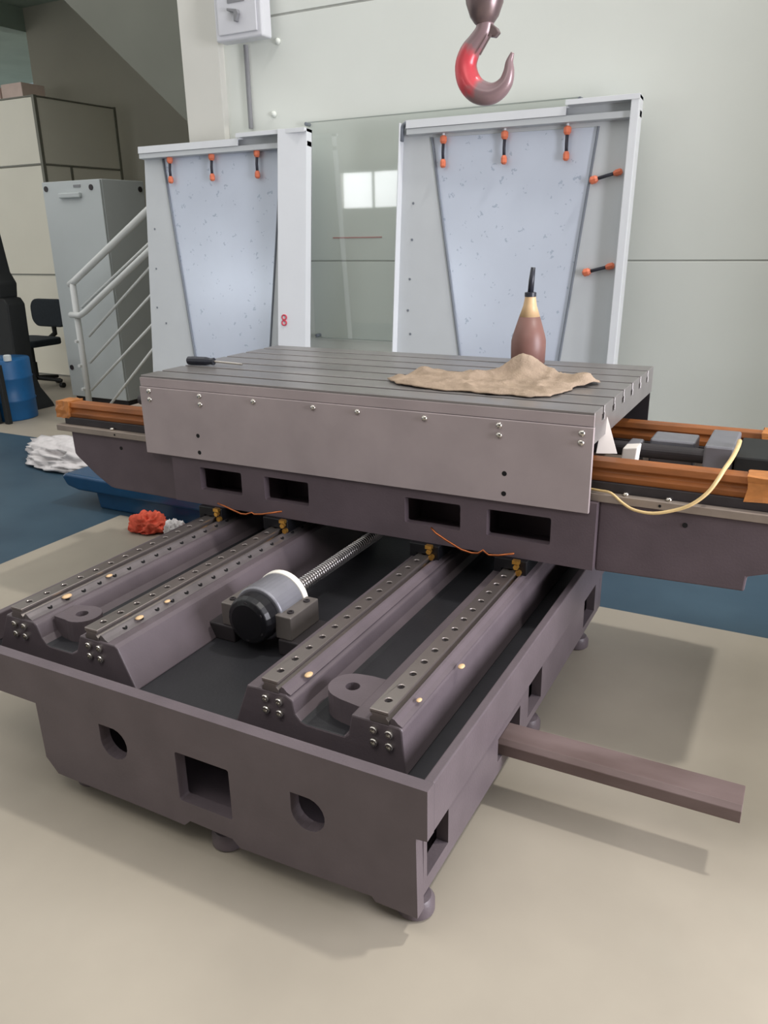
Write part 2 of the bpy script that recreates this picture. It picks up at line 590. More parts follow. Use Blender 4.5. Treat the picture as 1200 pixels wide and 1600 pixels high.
# side wall with cored openings
sw = holed_mesh([(Y0 + 0.031, 0.272), (Y0 + 0.031, 0.10), (2.66, 0.10), (2.66, 0.272)],
                [[(1.20, 0.135), (1.31, 0.135), (1.31, 0.262), (1.20, 0.262)], [(1.62, 0.138), (1.79, 0.138), (1.79, 0.205), (1.62, 0.205)],
                 [(1.86, 0.125), (1.98, 0.125), (1.98, 0.235), (1.86, 0.235)], [(2.45, 0.125), (2.60, 0.125), (2.60, 0.235), (2.45, 0.235)]], -0.585, -0.557, 'x')
obj('side_wall', sw, 'casting_paint', bed)
obj('side_wall', MB().box(-1.646, -1.60, Y0 + 0.031, 2.66, 0.10, 0.272), 'casting_paint', bed, bevel=0.003)
obj('rear_wall', MB().box(-1.646, -0.557, 2.66, 2.70, 0.10, 0.272), 'casting_paint', bed, bevel=0.003)
for y in (1.33, 2.05):
    obj('shade_rib', MB().box(-1.60, -0.585, y, y + 0.03, 0.112, 0.272), 'casting_paint', bed)  # dividers added so the bed openings look dark
obj('shade_plate', MB().box(-1.60, -0.585, Y0 + 0.031, 2.66, 0.100, 0.112), 'casting_paint', bed)  # unseen plate added to close the bed and keep its openings dark
# tray and its rim
obj('tray', MB().box(-1.98, -0.556, Y0 + 0.031, 2.68, 0.272, 0.310), 'tray_dark', bed)
obj('tray_rim', MB().box(-0.556, -0.534, Y0 + 0.031, 2.70, 0.271, 0.389), 'casting_paint', bed, bevel=0.003)
obj('tray_rim', MB().box(-1.98, -1.958, Y0 + 0.031, 2.70, 0.31, 0.389), 'casting_paint', bed, bevel=0.003)
obj('tray_rim', MB().box(-1.958, -0.556, 2.68, 2.70, 0.272, 0.389), 'casting_paint', bed, bevel=0.003)
# rail pedestals (twin webs with a channel between)
YR0, YR1 = 1.265, 2.62
profR = [(-1.087, 0.310), (-1.043, 0.425), (-1.010, 0.427), (-0.935, 0.427), (-0.918, 0.418), (-0.912, 0.385), (-0.898, 0.370), (-0.884, 0.366), (-0.786, 0.366), (-0.776, 0.375), (-0.766, 0.427), (-0.650, 0.427), (-0.644, 0.421), (-0.635, 0.310)]
profL = [(-1.917, 0.310), (-1.862, 0.427), (-1.755, 0.427), (-1.744, 0.420), (-1.730, 0.385), (-1.716, 0.370), (-1.702, 0.366), (-1.620, 0.366), (-1.600, 0.376), (-1.580, 0.427), (-1.458, 0.427), (-1.448, 0.420), (-1.398, 0.310)]
for nm, pr in (('rail_pedestal', profR), ('rail_pedestal', profL)):
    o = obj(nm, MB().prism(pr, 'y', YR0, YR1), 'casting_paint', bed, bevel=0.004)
    o.data.materials.append(MATS['tray_dark'])
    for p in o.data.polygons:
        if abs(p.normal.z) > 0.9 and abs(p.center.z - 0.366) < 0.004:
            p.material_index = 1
# lifting lugs with a tapped hole
lug1 = [(-0.765, 1.300), (-0.82, 1.308)] + [(-0.822 + 0.055 * math.cos(a), 1.366 + 0.055 * math.sin(a)) for a in [math.radians(250 - 14 * k) for k in range(12)]] + [(-0.80, 1.425), (-0.765, 1.425)]
obj('lifting_lug', holed_mesh(lug1, [circle(-0.820, 1.366, 0.017)], 0.366, 0.426, 'z'), 'casting_paint', bed)
lug2 = [(-1.735, 1.318)] + [(-1.672 + 0.05 * math.cos(a), 1.362 + 0.05 * math.sin(a)) for a in [math.radians(-110 + 16 * k) for k in range(14)]] + [(-1.735, 1.395)]
obj('lifting_lug', holed_mesh(lug2, [circle(-1.676, 1.362, 0.017)], 0.366, 0.426, 'z'), 'casting_paint', bed)
# guide rails with counterbored bolt holes
RX = (-1.816, -1.535, -0.977, -0.698)
ZR = 0.427
NB = 23
hb = None
for i, x in enumerate(RX):
    w = 0.0225
    prof = [(x - w, ZR), (x - w, ZR + 0.008), (x - w + 0.006, ZR + 0.014), (x - w + 0.006, ZR + 0.018), (x - w, ZR + 0.022), (x + w, ZR + 0.022), (x + w - 0.006, ZR + 0.018), (x + w - 0.006, ZR + 0.014), (x + w, ZR + 0.008), (x + w, ZR)]
    r = obj('guide_rail', MB().prism(prof, 'y', YR0, YR1), 'ground_steel', bed)
    top = holed_mesh([(x - w, YR0), (x + w, YR0), (x + w, YR1), (x - w, YR1)], [circle(x, 1.309 + 0.060 * k, 0.0085, 14) for k in range(NB - 1)], ZR + 0.022, ZR + 0.030, 'z')
    obj('rail_top', top, 'ground_steel', r, bevel=0.0015, segs=1)
    for k in range(NB - 1):
        y = 1.309 + 0.060 * k
        if hb is None:
            hb = obj('bolt', MB().lathe([(0.0082, 0), (0.0082, 0.002), (0.004, 0.002), (0.004, 0.0008)], (x, y, ZR + 0.0222), 12), 'dark_iron', r, at=(x, y, ZR + 0.0222))
        else:
            c = hb.copy()
            COL.objects.link(c)
            c.parent = r
            c.location = Vector((x, y, ZR + 0.0222)) - origin(r)
    # clamp strip along the right-hand side of the rail
    sx = x + w
    strip = [(sx + 0.001, ZR), (sx + 0.001, ZR + 0.010), (sx + 0.006, ZR + 0.016), (sx + 0.012, ZR + 0.014), (sx + 0.020, ZR + 0.006), (sx + 0.030, ZR + 0.001), (sx + 0.030, ZR)]
    cs = obj('clamp_strip', MB().prism(strip, 'y', YR0 + 0.004, YR1), 'casting_paint' if i > 1 else 'strip_steel', bed)
# clamp screws (shared mesh)
scr0 = None
for i in (0, 1):
    for k in range(NB - 2):
        p = Vector((RX[i] + 0.0225 + 0.017, 1.340 + 0.060 * k, ZR + 0.004))
        if scr0 is None:
            scr0 = obj('clamp_screw', MB().lathe([(0.0075, 0), (0.0075, 0.006), (0.004, 0.006), (0.004, 0.003)], p, 10), 'hole_black', bed, at=p)
        else:
            c = scr0.copy()
            COL.objects.link(c)
            c.location = p - origin(bed)
# socket screws at the pedestal ends
es0 = None
for x in RX:
    for dx in (-0.0185, 0.0185):
        for z in (0.407, 0.377):
            p = Vector((x + 0.006 + dx, YR0, z))
            if es0 is None:
                es0 = obj('end_screw', MB().lathe([(0.0095, 0.002), (0.0095, -0.006), (0.0082, -0.008), (0.0048, -0.008), (0.0045, -0.003)], p, 14, axis='y'), 'bright_screw', bed, at=p, smooth=False)
            else:
                c = es0.copy()
                COL.objects.link(c)
                c.location = p - origin(bed)
# dabs of yellow sealing grease
for x, y, z, s in ((-0.630, 1.55, 0.430, 0.008), (-0.650, 1.36, 0.441, 0.006), (-0.925, 1.345, 0.440, 0.009), (-1.49, 1.39, 0.442, 0.009), (-1.492, 1.50, 0.442, 0.007), (-1.775, 1.40, 0.442, 0.011), (-1.775, 1.56, 0.442, 0.008)):
    g = MB()
    bmesh.ops.create_icosphere(g.bm, subdivisions=2, radius=s)
    for v in g.bm.verts:
        v.co.z *= 0.45
        v.co.y *= 1.5
        v.co += Vector((x, y, z))
    obj('grease_dab', g, 'bottle_amber', bed, smooth=True)
# levelling feet
foot0 = None
for x, y in ((-0.60, 1.235), (-1.095, 1.215), (-0.60, 1.99), (-0.60, 2.55), (-1.58, 1.24), (-1.58, 1.99), (-1.58, 2.55)):
    p = Vector((x, y, 0))
    if foot0 is None:
        foot0 = obj('levelling_foot', MB().lathe([(0.036, 0), (0.042, 0.006), (0.042, 0.030), (0.034, 0.042), (0.016, 0.046), (0.016, 0.11)], p, 24), 'casting_paint', bed, at=p, smooth=True)
        md = foot0.modifiers.new('split', 'EDGE_SPLIT')
        md.split_angle = math.radians(40)
    else:
        c = foot0.copy()
        COL.objects.link(c)
        c.location = p - origin(bed)

# ------------------------------------------------------------------ ball screw and its bearing housing
CX, CZ = -1.257, 0.408
bh = thing('bearing_housing', 'grey ball screw bearing housing with black cap and white ring in the tray', 'bearing housing', (CX, 1.65, 0.31))
for a, c in ((CX - 0.17, CX - 0.075), (CX + 0.075, CX + 0.155)):
    obj('base_block', MB().box(a, c, 1.58, 1.73, 0.310, 0.358), 'dark_iron', bh, bevel=0.004)
for s in (-1, 1):
    x0, x1 = sorted((CX + s * 0.066, CX + s * 0.118))
    e = obj('mounting_ear', MB().box(x0, x1, 1.585, 1.725, 0.358, 0.427), 'ear_iron', bh, bevel=0.003)
    for y in (1.615, 1.695):
        obj('ear_bolt', MB().lathe([(0.0095, 0), (0.0095, 0.004), (0.005, 0.004), (0.005, 0.0015)], (CX + s * 0.098, y, 0.427), 12), 'dark_iron', e)
obj('barrel', MB().lathe([(0.076, 1.60), (0.080, 1.605), (0.080, 1.708)], (CX, 0, CZ), 40, axis='y'), 'housing_gray', bh, bevel=0.002)
obj('white_collar', MB().lathe([(0.081, 1.709), (0.083, 1.711), (0.083, 1.729), (0.05, 1.730)], (CX, 0, CZ), 40, axis='y'), 'white_ring', bh, bevel=0.0015)
cap = obj('end_cap', MB().lathe([(0.05, 1.545), (0.064, 1.550), (0.070, 1.565), (0.070, 1.599)], (CX, 0, CZ), 24, axis='y'), 'black_plastic', bh, bevel=0.003)
for k in range(6):
    a = math.radians(30 + 60 * k)
    obj('cap_screw', MB().lathe([(0.006, 1.5465), (0.006, 1.552)], (CX + 0.052 * math.cos(a), 0, CZ + 0.052 * math.sin(a)), 10, axis='y'), 'dark_iron', cap)
bs = thing('ball_screw', 'bright steel ball screw running from the housing under the saddle', 'ball screw', (CX, 1.73, CZ))
obj('core', MB().lathe([(0.0185, 1.7305), (0.0185, 2.60)], (CX, 0, CZ), 24, axis='y'), 'screw_thread', bs, smooth=False)
# helical thread
th = MB()
pitch, rr, ww = 0.012, 0.0215, 0.0045
n = int((2.58 - 1.74) / pitch * 16)
ringp = []
for k in range(n):
    a = k * 2 * math.pi / 16
    y = 1.74 + k * pitch / 16
    ca, sa = math.cos(a), math.sin(a)
    ring = []
    for r_, dy in ((0.018, -ww), (rr, -ww * 0.6), (rr, ww * 0.6), (0.018, ww)):
        ring.append(th.bm.verts.new((CX + r_ * ca, y + dy, CZ + r_ * sa)))
    if ringp:
        for j in range(3):
            th.bm.faces.new((ringp[j], ringp[j + 1], ring[j + 1], ring[j]))
    ringp = ring
obj('thread', th, 'screw_thread', bs)

# ------------------------------------------------------------------ saddle
YS = 2.10
sd = thing('machine_saddle', 'dark purple-grey cast saddle bridging the bed under the table', 'machine saddle', (-1.24, 2.48, 0.49))
hol = [rrect(a, b, 0.547, 0.629, 0.006) for a, b in ((-1.861, -1.679), (-1.583, -1.405), (-1.051, -0.865), (-0.781, -0.588))]
obj('front_wall', holed_mesh([(-1.985, 0.491), (-0.463, 0.491), (-0.463, 0.690), (-1.985, 0.690)], hol, YS, YS + 0.028, 'y'), 'saddle_paint', sd)
obj('body', MB().box(-1.985, -0.463, YS + 0.028, 2.82, 0.491, 0.512).box(-1.985, -0.463, YS + 0.028, 2.82, 0.655, 0.690).box(-1.985, -0.463, 2.26, 2.82, 0.512, 0.655)
    .box(-1.985, -1.90, YS + 0.028, 2.26, 0.512, 0.655).box(-1.66, -1.60, YS + 0.028, 2.26, 0.512, 0.655).box(-1.39, -1.07, YS + 0.028, 2.26, 0.512, 0.655)
    .box(-0.85, -0.80, YS + 0.028, 2.26, 0.512, 0.655).box(-0.57, -0.463, YS + 0.028, 2.26, 0.512, 0.655), 'saddle_paint', sd)
obj('wing', MB().prism([(-2.52, 0.690), (-2.517, 0.600), (-2.505, 0.588), (-2.413, 0.522), (-2.345, 0.484), (-2.325, 0.480), (-1.985, 0.478), (-1.985, 0.690)], 'y', 2.13, 2.80), 'saddle_paint', sd, bevel=0.005)
obj('wing', MB().prism([(-0.463, 0.690), (-0.463, 0.480), (-0.072, 0.492), (-0.070, 0.534), (0.03, 0.568), (0.05, 0.60), (0.05, 0.690)], 'y', 2.13, 2.80), 'saddle_paint', sd, bevel=0.005)
for x, z in ((-2.262, 0.648), (-0.235, 0.653)):
    obj('tapped_hole', MB().lathe([(0.007, 2.1285), (0.007, 2.14)], (x, 0, z), 12, axis='y'), 'hole_black', sd)
# machined way strips (left and right of the table) and the rails wrapped in waxed paper
obj('way_strip', MB().box(-2.585, 0.06, 2.118, 2.80, 0.690, 0.713), 'machined_iron', sd, bevel=0.002)
for y in (2.150, 2.655):
    obj('rail_seat', MB().box(-2.56, 0.05, y - 0.008, y + 0.075, 0.713, 0.741), 'dark_iron', sd, bevel=0.002)
    pr = [(y, 0.741), (y - 0.003, 0.757), (y + 0.008, 0.766), (y + 0.008, 0.772), (y - 0.001, 0.780), (y + 0.004, 0.797), (y + 0.056, 0.797), (y + 0.061, 0.780), (y + 0.052, 0.772), (y + 0.052, 0.766), (y + 0.063, 0.757), (y + 0.060, 0.741)]
    rl = obj('wrapped_rail', MB().prism(pr, 'x', -2.55, -0.08), 'waxed_paper', sd, bevel=0.001, segs=1)
    for a, bb in ((-2.60, -2.53), (-0.10, 0.055)):
        e = MB().box(a, bb, y - 0.008, y + 0.068, 0.736, 0.801)
        bmesh.ops.subdivide_edges(e.bm, edges=e.bm.edges[:], cuts=3, use_grid_fill=True)
        for v in e.bm.verts:
            v.co += Vector((random.uniform(-1, 1), random.uniform(-1, 1), random.uniform(-0.5, 0.5))) * 0.004
        obj('paper_wrap', e, 'paper_end', rl, smooth=False)
for x, y, z in ((-2.30, 2.134, 0.713), (-0.395, 2.132, 0.713), (-0.283, 2.134, 0.713)):
    obj('ledge_screw', MB().lathe([(0.008, 0), (0.009, 0.004), (0.007, 0.009), (0.003, 0.010)], (x, y, z), 14), 'bright_screw', sd, smooth=True)
for x in (-2.275, -0.302):
    obj('oil_hole', MB().lathe([(0.004, 2.1172), (0.004, 2.125)], (x, 0, 0.701), 10, axis='y'), 'hole_black', sd)
# x-axis screw with its support blocks between the rails
obj('cross_screw', MB().lathe([(0.022, -2.45), (0.022, -0.12)], (0, 2.45, 0.762), 20, axis='x'), 'dark_iron', sd)
obj('nut_block', MB().box(-0.40, -0.27, 2.47, 2.58, 0.713, 0.795), 'housing_gray', sd, bevel=0.006)
obj('nut_block', MB().box(-0.46, -0.42, 2.41, 2.50, 0.713, 0.785), 'housing_gray', sd, bevel=0.006)
obj('end_bracket', MB().box(-0.235, -0.155, 2.38, 2.60, 0.713, 0.812), 'housing_gray', sd, bevel=0.006)
obj('end_bracket', MB().box(-0.150, 0.04, 2.36, 2.60, 0.713, 0.795), 'stand_black', sd, bevel=0.006)
# carriages riding on the rails under the saddle, with brass oil fittings
for x in RX:
    cr = obj('rail_carriage', MB().prism([(x - 0.05, 0.491), (x - 0.05, 0.4445), (x - 0.026, 0.4445), (x - 0.026, 0.4585), (x + 0.026, 0.4585), (x + 0.026, 0.4445), (x + 0.05, 0.4445), (x + 0.05, 0.491)], 'y', YS - 0.018, YS + 0.20), 'black_plastic', sd, bevel=0.003)
    fx = x + 0.038 if x < -1.2 else x + 0.022
    obj('brass_fitting', MB().lathe([(0.0085, YS - 0.034), (0.0085, YS - 0.024), (0.0065, YS - 0.024), (0.0065, YS - 0.017)], (fx, 0, 0.474), 6, axis='y')
        .box(fx - 0.012, fx + 0.009, YS - 0.032, YS - 0.017, 0.483, 0.494), 'brass', cr)
    obj('brass_plug', MB().lathe([(0.009, YS - 0.030), (0.009, YS - 0.017)], (fx + 0.006, 0, 0.455), 8, axis='y'), 'brass', cr)
# copper oil pipes
pipeR = [(-0.949, 2.075, 0.552), (-0.930, 2.068, 0.540), (-0.896, 2.066, 0.524), (-0.847, 2.068, 0.501), (-0.815, 2.072, 0.494), (-0.795, 2.074, 0.496), (-0.779, 2.074, 0.509), (-0.772, 2.074, 0.502), (-0.762, 2.074, 0.496), (-0.732, 2.075, 0.500), (-0.686, 2.078, 0.513)]
obj('oil_pipe', MB().tube(pipeR, 0.0032, 8), 'copper', sd, smooth=True)
pipeL = [(-1.771, 2.075, 0.514), (-1.735, 2.070, 0.510), (-1.702, 2.068, 0.502), (-1.665, 2.068, 0.493), (-1.645, 2.070, 0.494), (-1.622, 2.072, 0.503), (-1.612, 2.072, 0.498), (-1.58, 2.072, 0.503), (-1.499, 2.075, 0.524)]
obj('oil_pipe', MB().tube(pipeL, 0.0032, 8), 'copper', sd, smooth=True)

# ------------------------------------------------------------------ work table
wt = thing('work_table', 'grey steel T-slotted work table on top of the saddle', 'machine table', (-1.2875, 2.51, 0.66))
TX0, TX1, TY0, TY1, TZ = -2.09, -0.485, 2.10, 2.93, 0.941
prof = [(TY0, 0.851), (TY0, TZ)]
for k in range(6):
    yc = 2.20 + 0.125 * k
    prof += [(yc - 0.009, TZ), (yc - 0.009, TZ - 0.022), (yc - 0.017, TZ - 0.022), (yc - 0.017, TZ - 0.040), (yc + 0.017, TZ - 0.040), (yc + 0.017, TZ - 0.022), (yc + 0.009, TZ - 0.022), (yc + 0.009, TZ)]
prof += [(TY1, TZ), (TY1, 0.851)]
obj('slotted_top', MB().prism(prof, 'x', TX0, TX1), 'table_steel', wt, bevel=0.0015, segs=1)
obj('front_strip', MB().box(-2.09, -0.485, 2.0945, 2.0998, 0.9035, 0.933), 'plate_steel', wt)
obj('slide_body', MB().box(-1.98, -0.60, 2.24, 2.86, 0.800, 0.851), 'dark_iron', wt)
for y in (2.150, 2.655):
    for x in (-1.85, -0.75):
        obj('slide_carriage', MB().box(x - 0.10, x + 0.10, y - 0.012, y + 0.072, 0.7985, 0.800 + 0.051), 'dark_iron', wt)
fp = obj('front_plate', MB().box(-2.091, -0.482, 2.088, 2.0995, 0.661, 0.902), 'plate_steel', wt, bevel=0.0015, segs=1)
obj('rear_plate', MB().box(-2.09, -0.49, 2.931, 2.94, 0.70, 0.902), 'dark_iron', wt)
sc0 = None
for x, z in ((-2.047, 0.888), (-2.047, 0.859), (-1.820, 0.887), (-1.819, 0.859), (-1.594, 0.886), (-1.363, 0.885), (-1.203, 0.885), (-0.977, 0.885), (-0.747, 0.885), (-0.746, 0.857), (-0.514, 0.885), (-0.515, 0.859)):
    p = Vector((x, 2.088, z))
    if sc0 is None:
        sc0 = obj('button_screw', MB().lathe([(0.0095, 0.001), (0.0095, -0.002), (0.0085, -0.0045), (0.006, -0.0062), (0.003, -0.0068), (0.0005, -0.007)], p, 14, axis='y'), 'bright_screw', fp, at=p, smooth=True)
    else:
        c = sc0.copy()
        COL.objects.link(c)
        c.location = p - origin(fp)
for x in (-1.843, -0.727):
    for z in (0.747, 0.687):
        obj('plate_hole', MB().lathe([(0.0075, 2.0876), (0.0075, 2.092)], (x, 0, z), 12, axis='y'), 'hole_black', fp)

# ------------------------------------------------------------------ things lying on the table
# rag
ol = [(-1.225, 2.325), (-1.16, 2.262), (-1.08, 2.240), (-1.0, 2.222), (-0.92, 2.226), (-0.83, 2.214), (-0.76, 2.222), (-0.705, 2.208), (-0.652, 2.25), (-0.628, 2.33), (-0.625, 2.41), (-0.570, 2.50), (-0.585, 2.55), (-0.65, 2.555), (-0.70, 2.60), (-0.76, 2.585), (-0.82, 2.60), (-0.90, 2.555), (-0.99, 2.53), (-1.08, 2.52), (-1.16, 2.50), (-1.19, 2.42)]
rg = MB()
cen = Vector((-0.88, 2.40, 0))
NR, NS = 34, len(ol) * 6
rim = []
for k in range(NS):
    i, t = divmod(k, 6)
    a, c = Vector(ol[i]), Vector(ol[(i + 1) % len(ol)])
    p = a.lerp(c, t / 6)
    d = (p - Vector((cen.x, cen.y))).normalized()
    rim.append(p + d * (0.010 * noise.noise(Vector((p.x * 26, p.y * 26, 1.7))) + 0.003 * random.uniform(-1, 1)))


def rag_h(x, y, e):
    n1 = noise.noise(Vector((x * 7, y * 11, 0.3)))
    f1 = 1 - abs(noise.noise(Vector((x * 9 + y * 5, y * 15 - x * 3, 2.3)))) * 2.2
    f2 = 1 - abs(noise.noise(Vector((x * 22, y * 30 + x * 8, 7.1)))) * 2.0
    line = (y - 2.455) - 0.16 * (x + 0.9) - 0.03 * math.sin(x * 14)
    ridge = math.exp(-(line / 0.026) ** 2) * (0.020 + 0.008 * n1)
    hump = 0.050 * math.exp(-(((x + 0.815) / 0.075) ** 2 + ((y - 2.51) / 0.055) ** 2))
    h = 0.007 + 0.005 * n1 + 0.010 * max(0, f1) ** 3 + 0.004 * max(0, f2) ** 2 + ridge + hump
    return max(0.003, h) * min(1, (1 - e) * 7 + 0.30)


rings = []
for j in range(1, NR + 1):
    e = j / NR
    ring = []
    for p in rim:
        q = cen.lerp(Vector((p[0], p[1], 0)), e)
        ring.append((q.x, q.y, TZ + 0.0035 + rag_h(q.x, q.y, e)))
    rings.append(ring)
vt = [[rg.bm.verts.new(p) for p in r] for r in rings]
vc = rg.bm.verts.new((cen.x, cen.y, TZ + 0.0035 + rag_h(cen.x, cen.y, 0)))
for k in range(NS):
    rg.bm.faces.new((vc, vt[0][k], vt[0][(k + 1) % NS]))
for a, c in zip(vt, vt[1:]):
    for k in range(NS):
        rg.bm.faces.new((a[k], c[k], c[(k + 1) % NS], a[(k + 1) % NS]))
ro = obj('rag', rg, 'rag_cloth', smooth=True)
md = ro.modifiers.new('thick', 'SOLIDIFY')
md.thickness = 0.003
md.offset = -1
tag(ro, 'crumpled beige cleaning rag lying on the table in front of the bottle', 'rag')
# oil bottle
bx, by = -0.912, 2.835
bo = thing('oil_bottle', 'squeeze bottle of brown oil with black nozzle standing on the table', 'bottle', (bx, by, TZ))
obj('oil_filled_body', MB().lathe([(0.056, 0.0), (0.061, 0.004), (0.0625, 0.06), (0.062, 0.082), (0.058, 0.100), (0.037, 0.167)], (bx, by, TZ), 32), 'oil_brown', bo, smooth=True)
obj('shoulder', MB().lathe([(0.037, 0.167), (0.024, 0.205), (0.0195, 0.232), (0.0195, 0.238)], (bx, by, TZ), 32), 'bottle_amber', bo, smooth=True)
nz_ = obj('nozzle', MB().lathe([(0.0205, 0.236), (0.0205, 0.250), (0.012, 0.252)], (bx, by, TZ), 20), 'nozzle_black', bo)
obj('spout', MB().tube([(bx, by, TZ + 0.250), (bx + 0.002, by, TZ + 0.29), (bx + 0.006, by, TZ + 0.335)], [0.0105, 0.010, 0.008], 14), 'nozzle_black', nz_, smooth=True)
# screwdriver
sv = thing('screwdriver', 'dark handled screwdriver lying on the left end of the table', 'screwdriver', (-2.0, 2.36, TZ))
sdir = Vector((1, 0.135, 0)).normalized()
p0 = Vector((-2.085, 2.345, TZ + 0.0165))
obj('handle', MB().tube([p0 + sdir * t for t in (0, 0.004, 0.02, 0.08, 0.10, 0.115)], [0.010, 0.015, 0.016, 0.0155, 0.012, 0.014], 10), 'nozzle_black', sv)
obj('blade', MB().tube([p0 + sdir * 0.115, p0 + sdir * 0.225 + Vector((0, 0, -0.006)), p0 + sdir * 0.235 + Vector((0, 0, -0.007))], [0.0042, 0.0042, 0.003], 10), 'bright_screw', sv)

# ------------------------------------------------------------------ things on the right wing
pc = MB()
pc.prism([(-0.503, 0.798), (-0.449, 0.798), (-0.494, 0.925)], 'y', 2.225, 2.2265)
for v in pc.bm.verts:
    v.co.y += 0.02 * math.sin((v.co.x + 0.5) * 40) + (v.co.z - 0.798) * 0.15
o = tag(obj('paper_scrap', pc, 'paper_white'), 'white pointed paper scrap standing at the right end of the table', 'paper')
tag(obj('folded_paper', MB().prism([(-0.452, 0.7135), (-0.412, 0.7135), (-0.404, 0.806), (-0.446, 0.800)], 'y', 2.30, 2.36), 'paper_white', bevel=0.003), 'small folded white paper block between the brown wrapped rails', 'paper')
hs = [(-0.148, 2.43, 0.822), (-0.146, 2.36, 0.823), (-0.147, 2.27, 0.823), (-0.151, 2.205, 0.819), (-0.158, 2.155, 0.811), (-0.169, 2.124, 0.788), (-0.188, 2.106, 0.756), (-0.220, 2.095, 0.725), (-0.258, 2.090, 0.705), (-0.312, 2.084, 0.690), (-0.362, 2.088, 0.691), (-0.397, 2.100, 0.703), (-0.430, 2.110, 0.7225), (-0.465, 2.125, 0.721), (-0.501, 2.132, 0.7205)]
# smooth the hose path
pts = []
for i in range(len(hs) - 1):
    a = [Vector(hs[max(0, min(len(hs) - 1, i + d))]) for d in (-1, 0, 1, 2)]
    for t in (0, 0.25, 0.5, 0.75):
        pts.append(0.5 * ((2 * a[1]) + (-a[0] + a[2]) * t + (2 * a[0] - 5 * a[1] + 4 * a[2] - a[3]) * t * t + (-a[0] + 3 * a[1] - 3 * a[2] + a[3]) * t ** 3))
pts.append(Vector(hs[-1]))
rad = [0.0065 - 0.0035 * (i / len(pts)) for i in range(len(pts))]
tag(obj('oil_hose', MB().tube(pts, rad, 12), 'hose_cream', smooth=True), 'cream plastic hose looping over the right wing of the saddle', 'hose')

# ------------------------------------------------------------------ steel bar through the bed side
br = MB().prism([(1.652, 0.1385), (1.657, 0.1385), (1.660, 0.162), (1.670, 0.171), (1.730, 0.171), (1.742, 0.178), (1.667, 0.179), (1.654, 0.168)], 'x', -0.95, 0.003)
tag(obj('angle_bar', br, 'bar_brown', bevel=0.001, segs=1), 'rusty brown steel angle bar sticking out of the side of the bed', 'steel bar')

# ------------------------------------------------------------------ crate added out of view to keep the assumed side light off the right floor
ct = thing('shade_crate', 'added brown wooden crate shading the floor right of the machine', 'crate', (0.75, 2.3, 0))
for k in range(3):
    z = 0.02 + 0.125 * k
    obj('plank', MB().box(0.50, 0.522, 1.75, 2.88, z, z + 0.118), 'crate_wood', ct, bevel=0.002)
    obj('plank', MB().box(0.978, 1.00, 1.75, 2.88, z, z + 0.118), 'crate_wood', ct, bevel=0.002)
    obj('plank', MB().box(0.522, 0.978, 1.75, 1.772, z, z + 0.118), 'crate_wood', ct, bevel=0.002)
    obj('plank', MB().box(0.522, 0.978, 2.858, 2.88, z, z + 0.118), 'crate_wood', ct, bevel=0.002)
for k in range(9):
    y = 1.75 + 0.1255 * k
    obj('lid_plank', MB().box(0.49, 1.01, y, y + 0.12, 0.390, 0.410), 'crate_wood', ct, bevel=0.002)
for y in (1.80, 2.74):
    obj('skid', MB().box(0.50, 1.00, y, y + 0.07, 0.0, 0.02), 'crate_wood', ct)

# ------------------------------------------------------------------ floor clutter behind the bed
tr = thing('drip_tray', 'glossy blue metal tray with a rounded lip on the floor behind the bed', 'tray', (-2.9, 3.2, 0))
obj('tray_body', MB().prism([(-3.34, 0), (-2.3, 0), (-2.25, 0.10), (-3.36, 0.10)], 'y', 2.94, 3.5), 'tray_blue', tr, bevel=0.01)
obj('tray_lip', MB().prism([(-3.53, 0.115), (-3.45, 0.098), (-2.2, 0.098), (-2.2, 0.17), (-3.54, 0.185), (-3.565, 0.165)], 'y', 2.90, 3.55), 'tray_blue', tr, bevel=0.016, segs=4)


def crumple(name, cx, cy, rx, ry, h, material, seed, fold=1.6, rot=0.0):
    """a bunched-up cloth lying on the floor: ridged folds on a flattened lump"""
    g = MB()
    bmesh.ops.create_icosphere(g.bm, subdivisions=5, radius=1.0)
    c_, s_ = math.cos(rot), math.sin(rot)
    for v in g.bm.verts:
        d = v.co.normalized()
        q = d * fold + Vector((seed, seed * 0.7, seed * 1.3))
        w = Vector((noise.noise(q * 1.3), noise.noise(q * 1.3 + Vector((9, 2, 4))), noise.noise(q * 1.3 + Vector((3, 7, 1)))))
        r1 = 1 - 2 * abs(noise.noise(q + w * 0.9))
        r2 = 1 - 2 * abs(noise.noise(q * 2.3 + w * 1.4))
        big = noise.noise(q * 0.6 + Vector((1, 5, 2)))
        r = 0.74 + 0.22 * r1 + 0.09 * r2 + 0.30 * big
        x, y = d.x * rx * r, d.y * ry * r
        z = max(0.003 + 0.004 * (r2 + 1), (d.z * 0.75 + 0.25) * h * r)
        v.co = Vector((cx + x * c_ - y * s_, cy + x * s_ + y * c_, z))
    return obj(name, g, material, smooth=True)


tag(crumple('white_cloth', -4.13, 3.62, 0.60, 0.32, 0.145, 'rag_white', 2.0, 2.0), 'heap of white cloth on the blue walkway behind the tray', 'cloth')
tag(crumple('red_rag', -2.84, 2.79, 0.11, 0.08, 0.10, 'rag_red', 3.1, 1.5), 'crumpled red rag on the floor beside the bed', 'rag')
tag(crumple('grey_rag', -2.665, 2.79, 0.06, 0.06, 0.09, 'rag_white', 8.0, 1.5), 'small greyish white rag tucked against the red rag', 'rag')
tag(crumple('red_rag', -2.545, 2.80, 0.045, 0.05, 0.09, 'rag_red', 12.0, 1.5), 'small dark red rag scrap right of the greyish rag', 'rag')

# ------------------------------------------------------------------ enclosure panels leaning on the wall
TH = -math.atan(0.10)


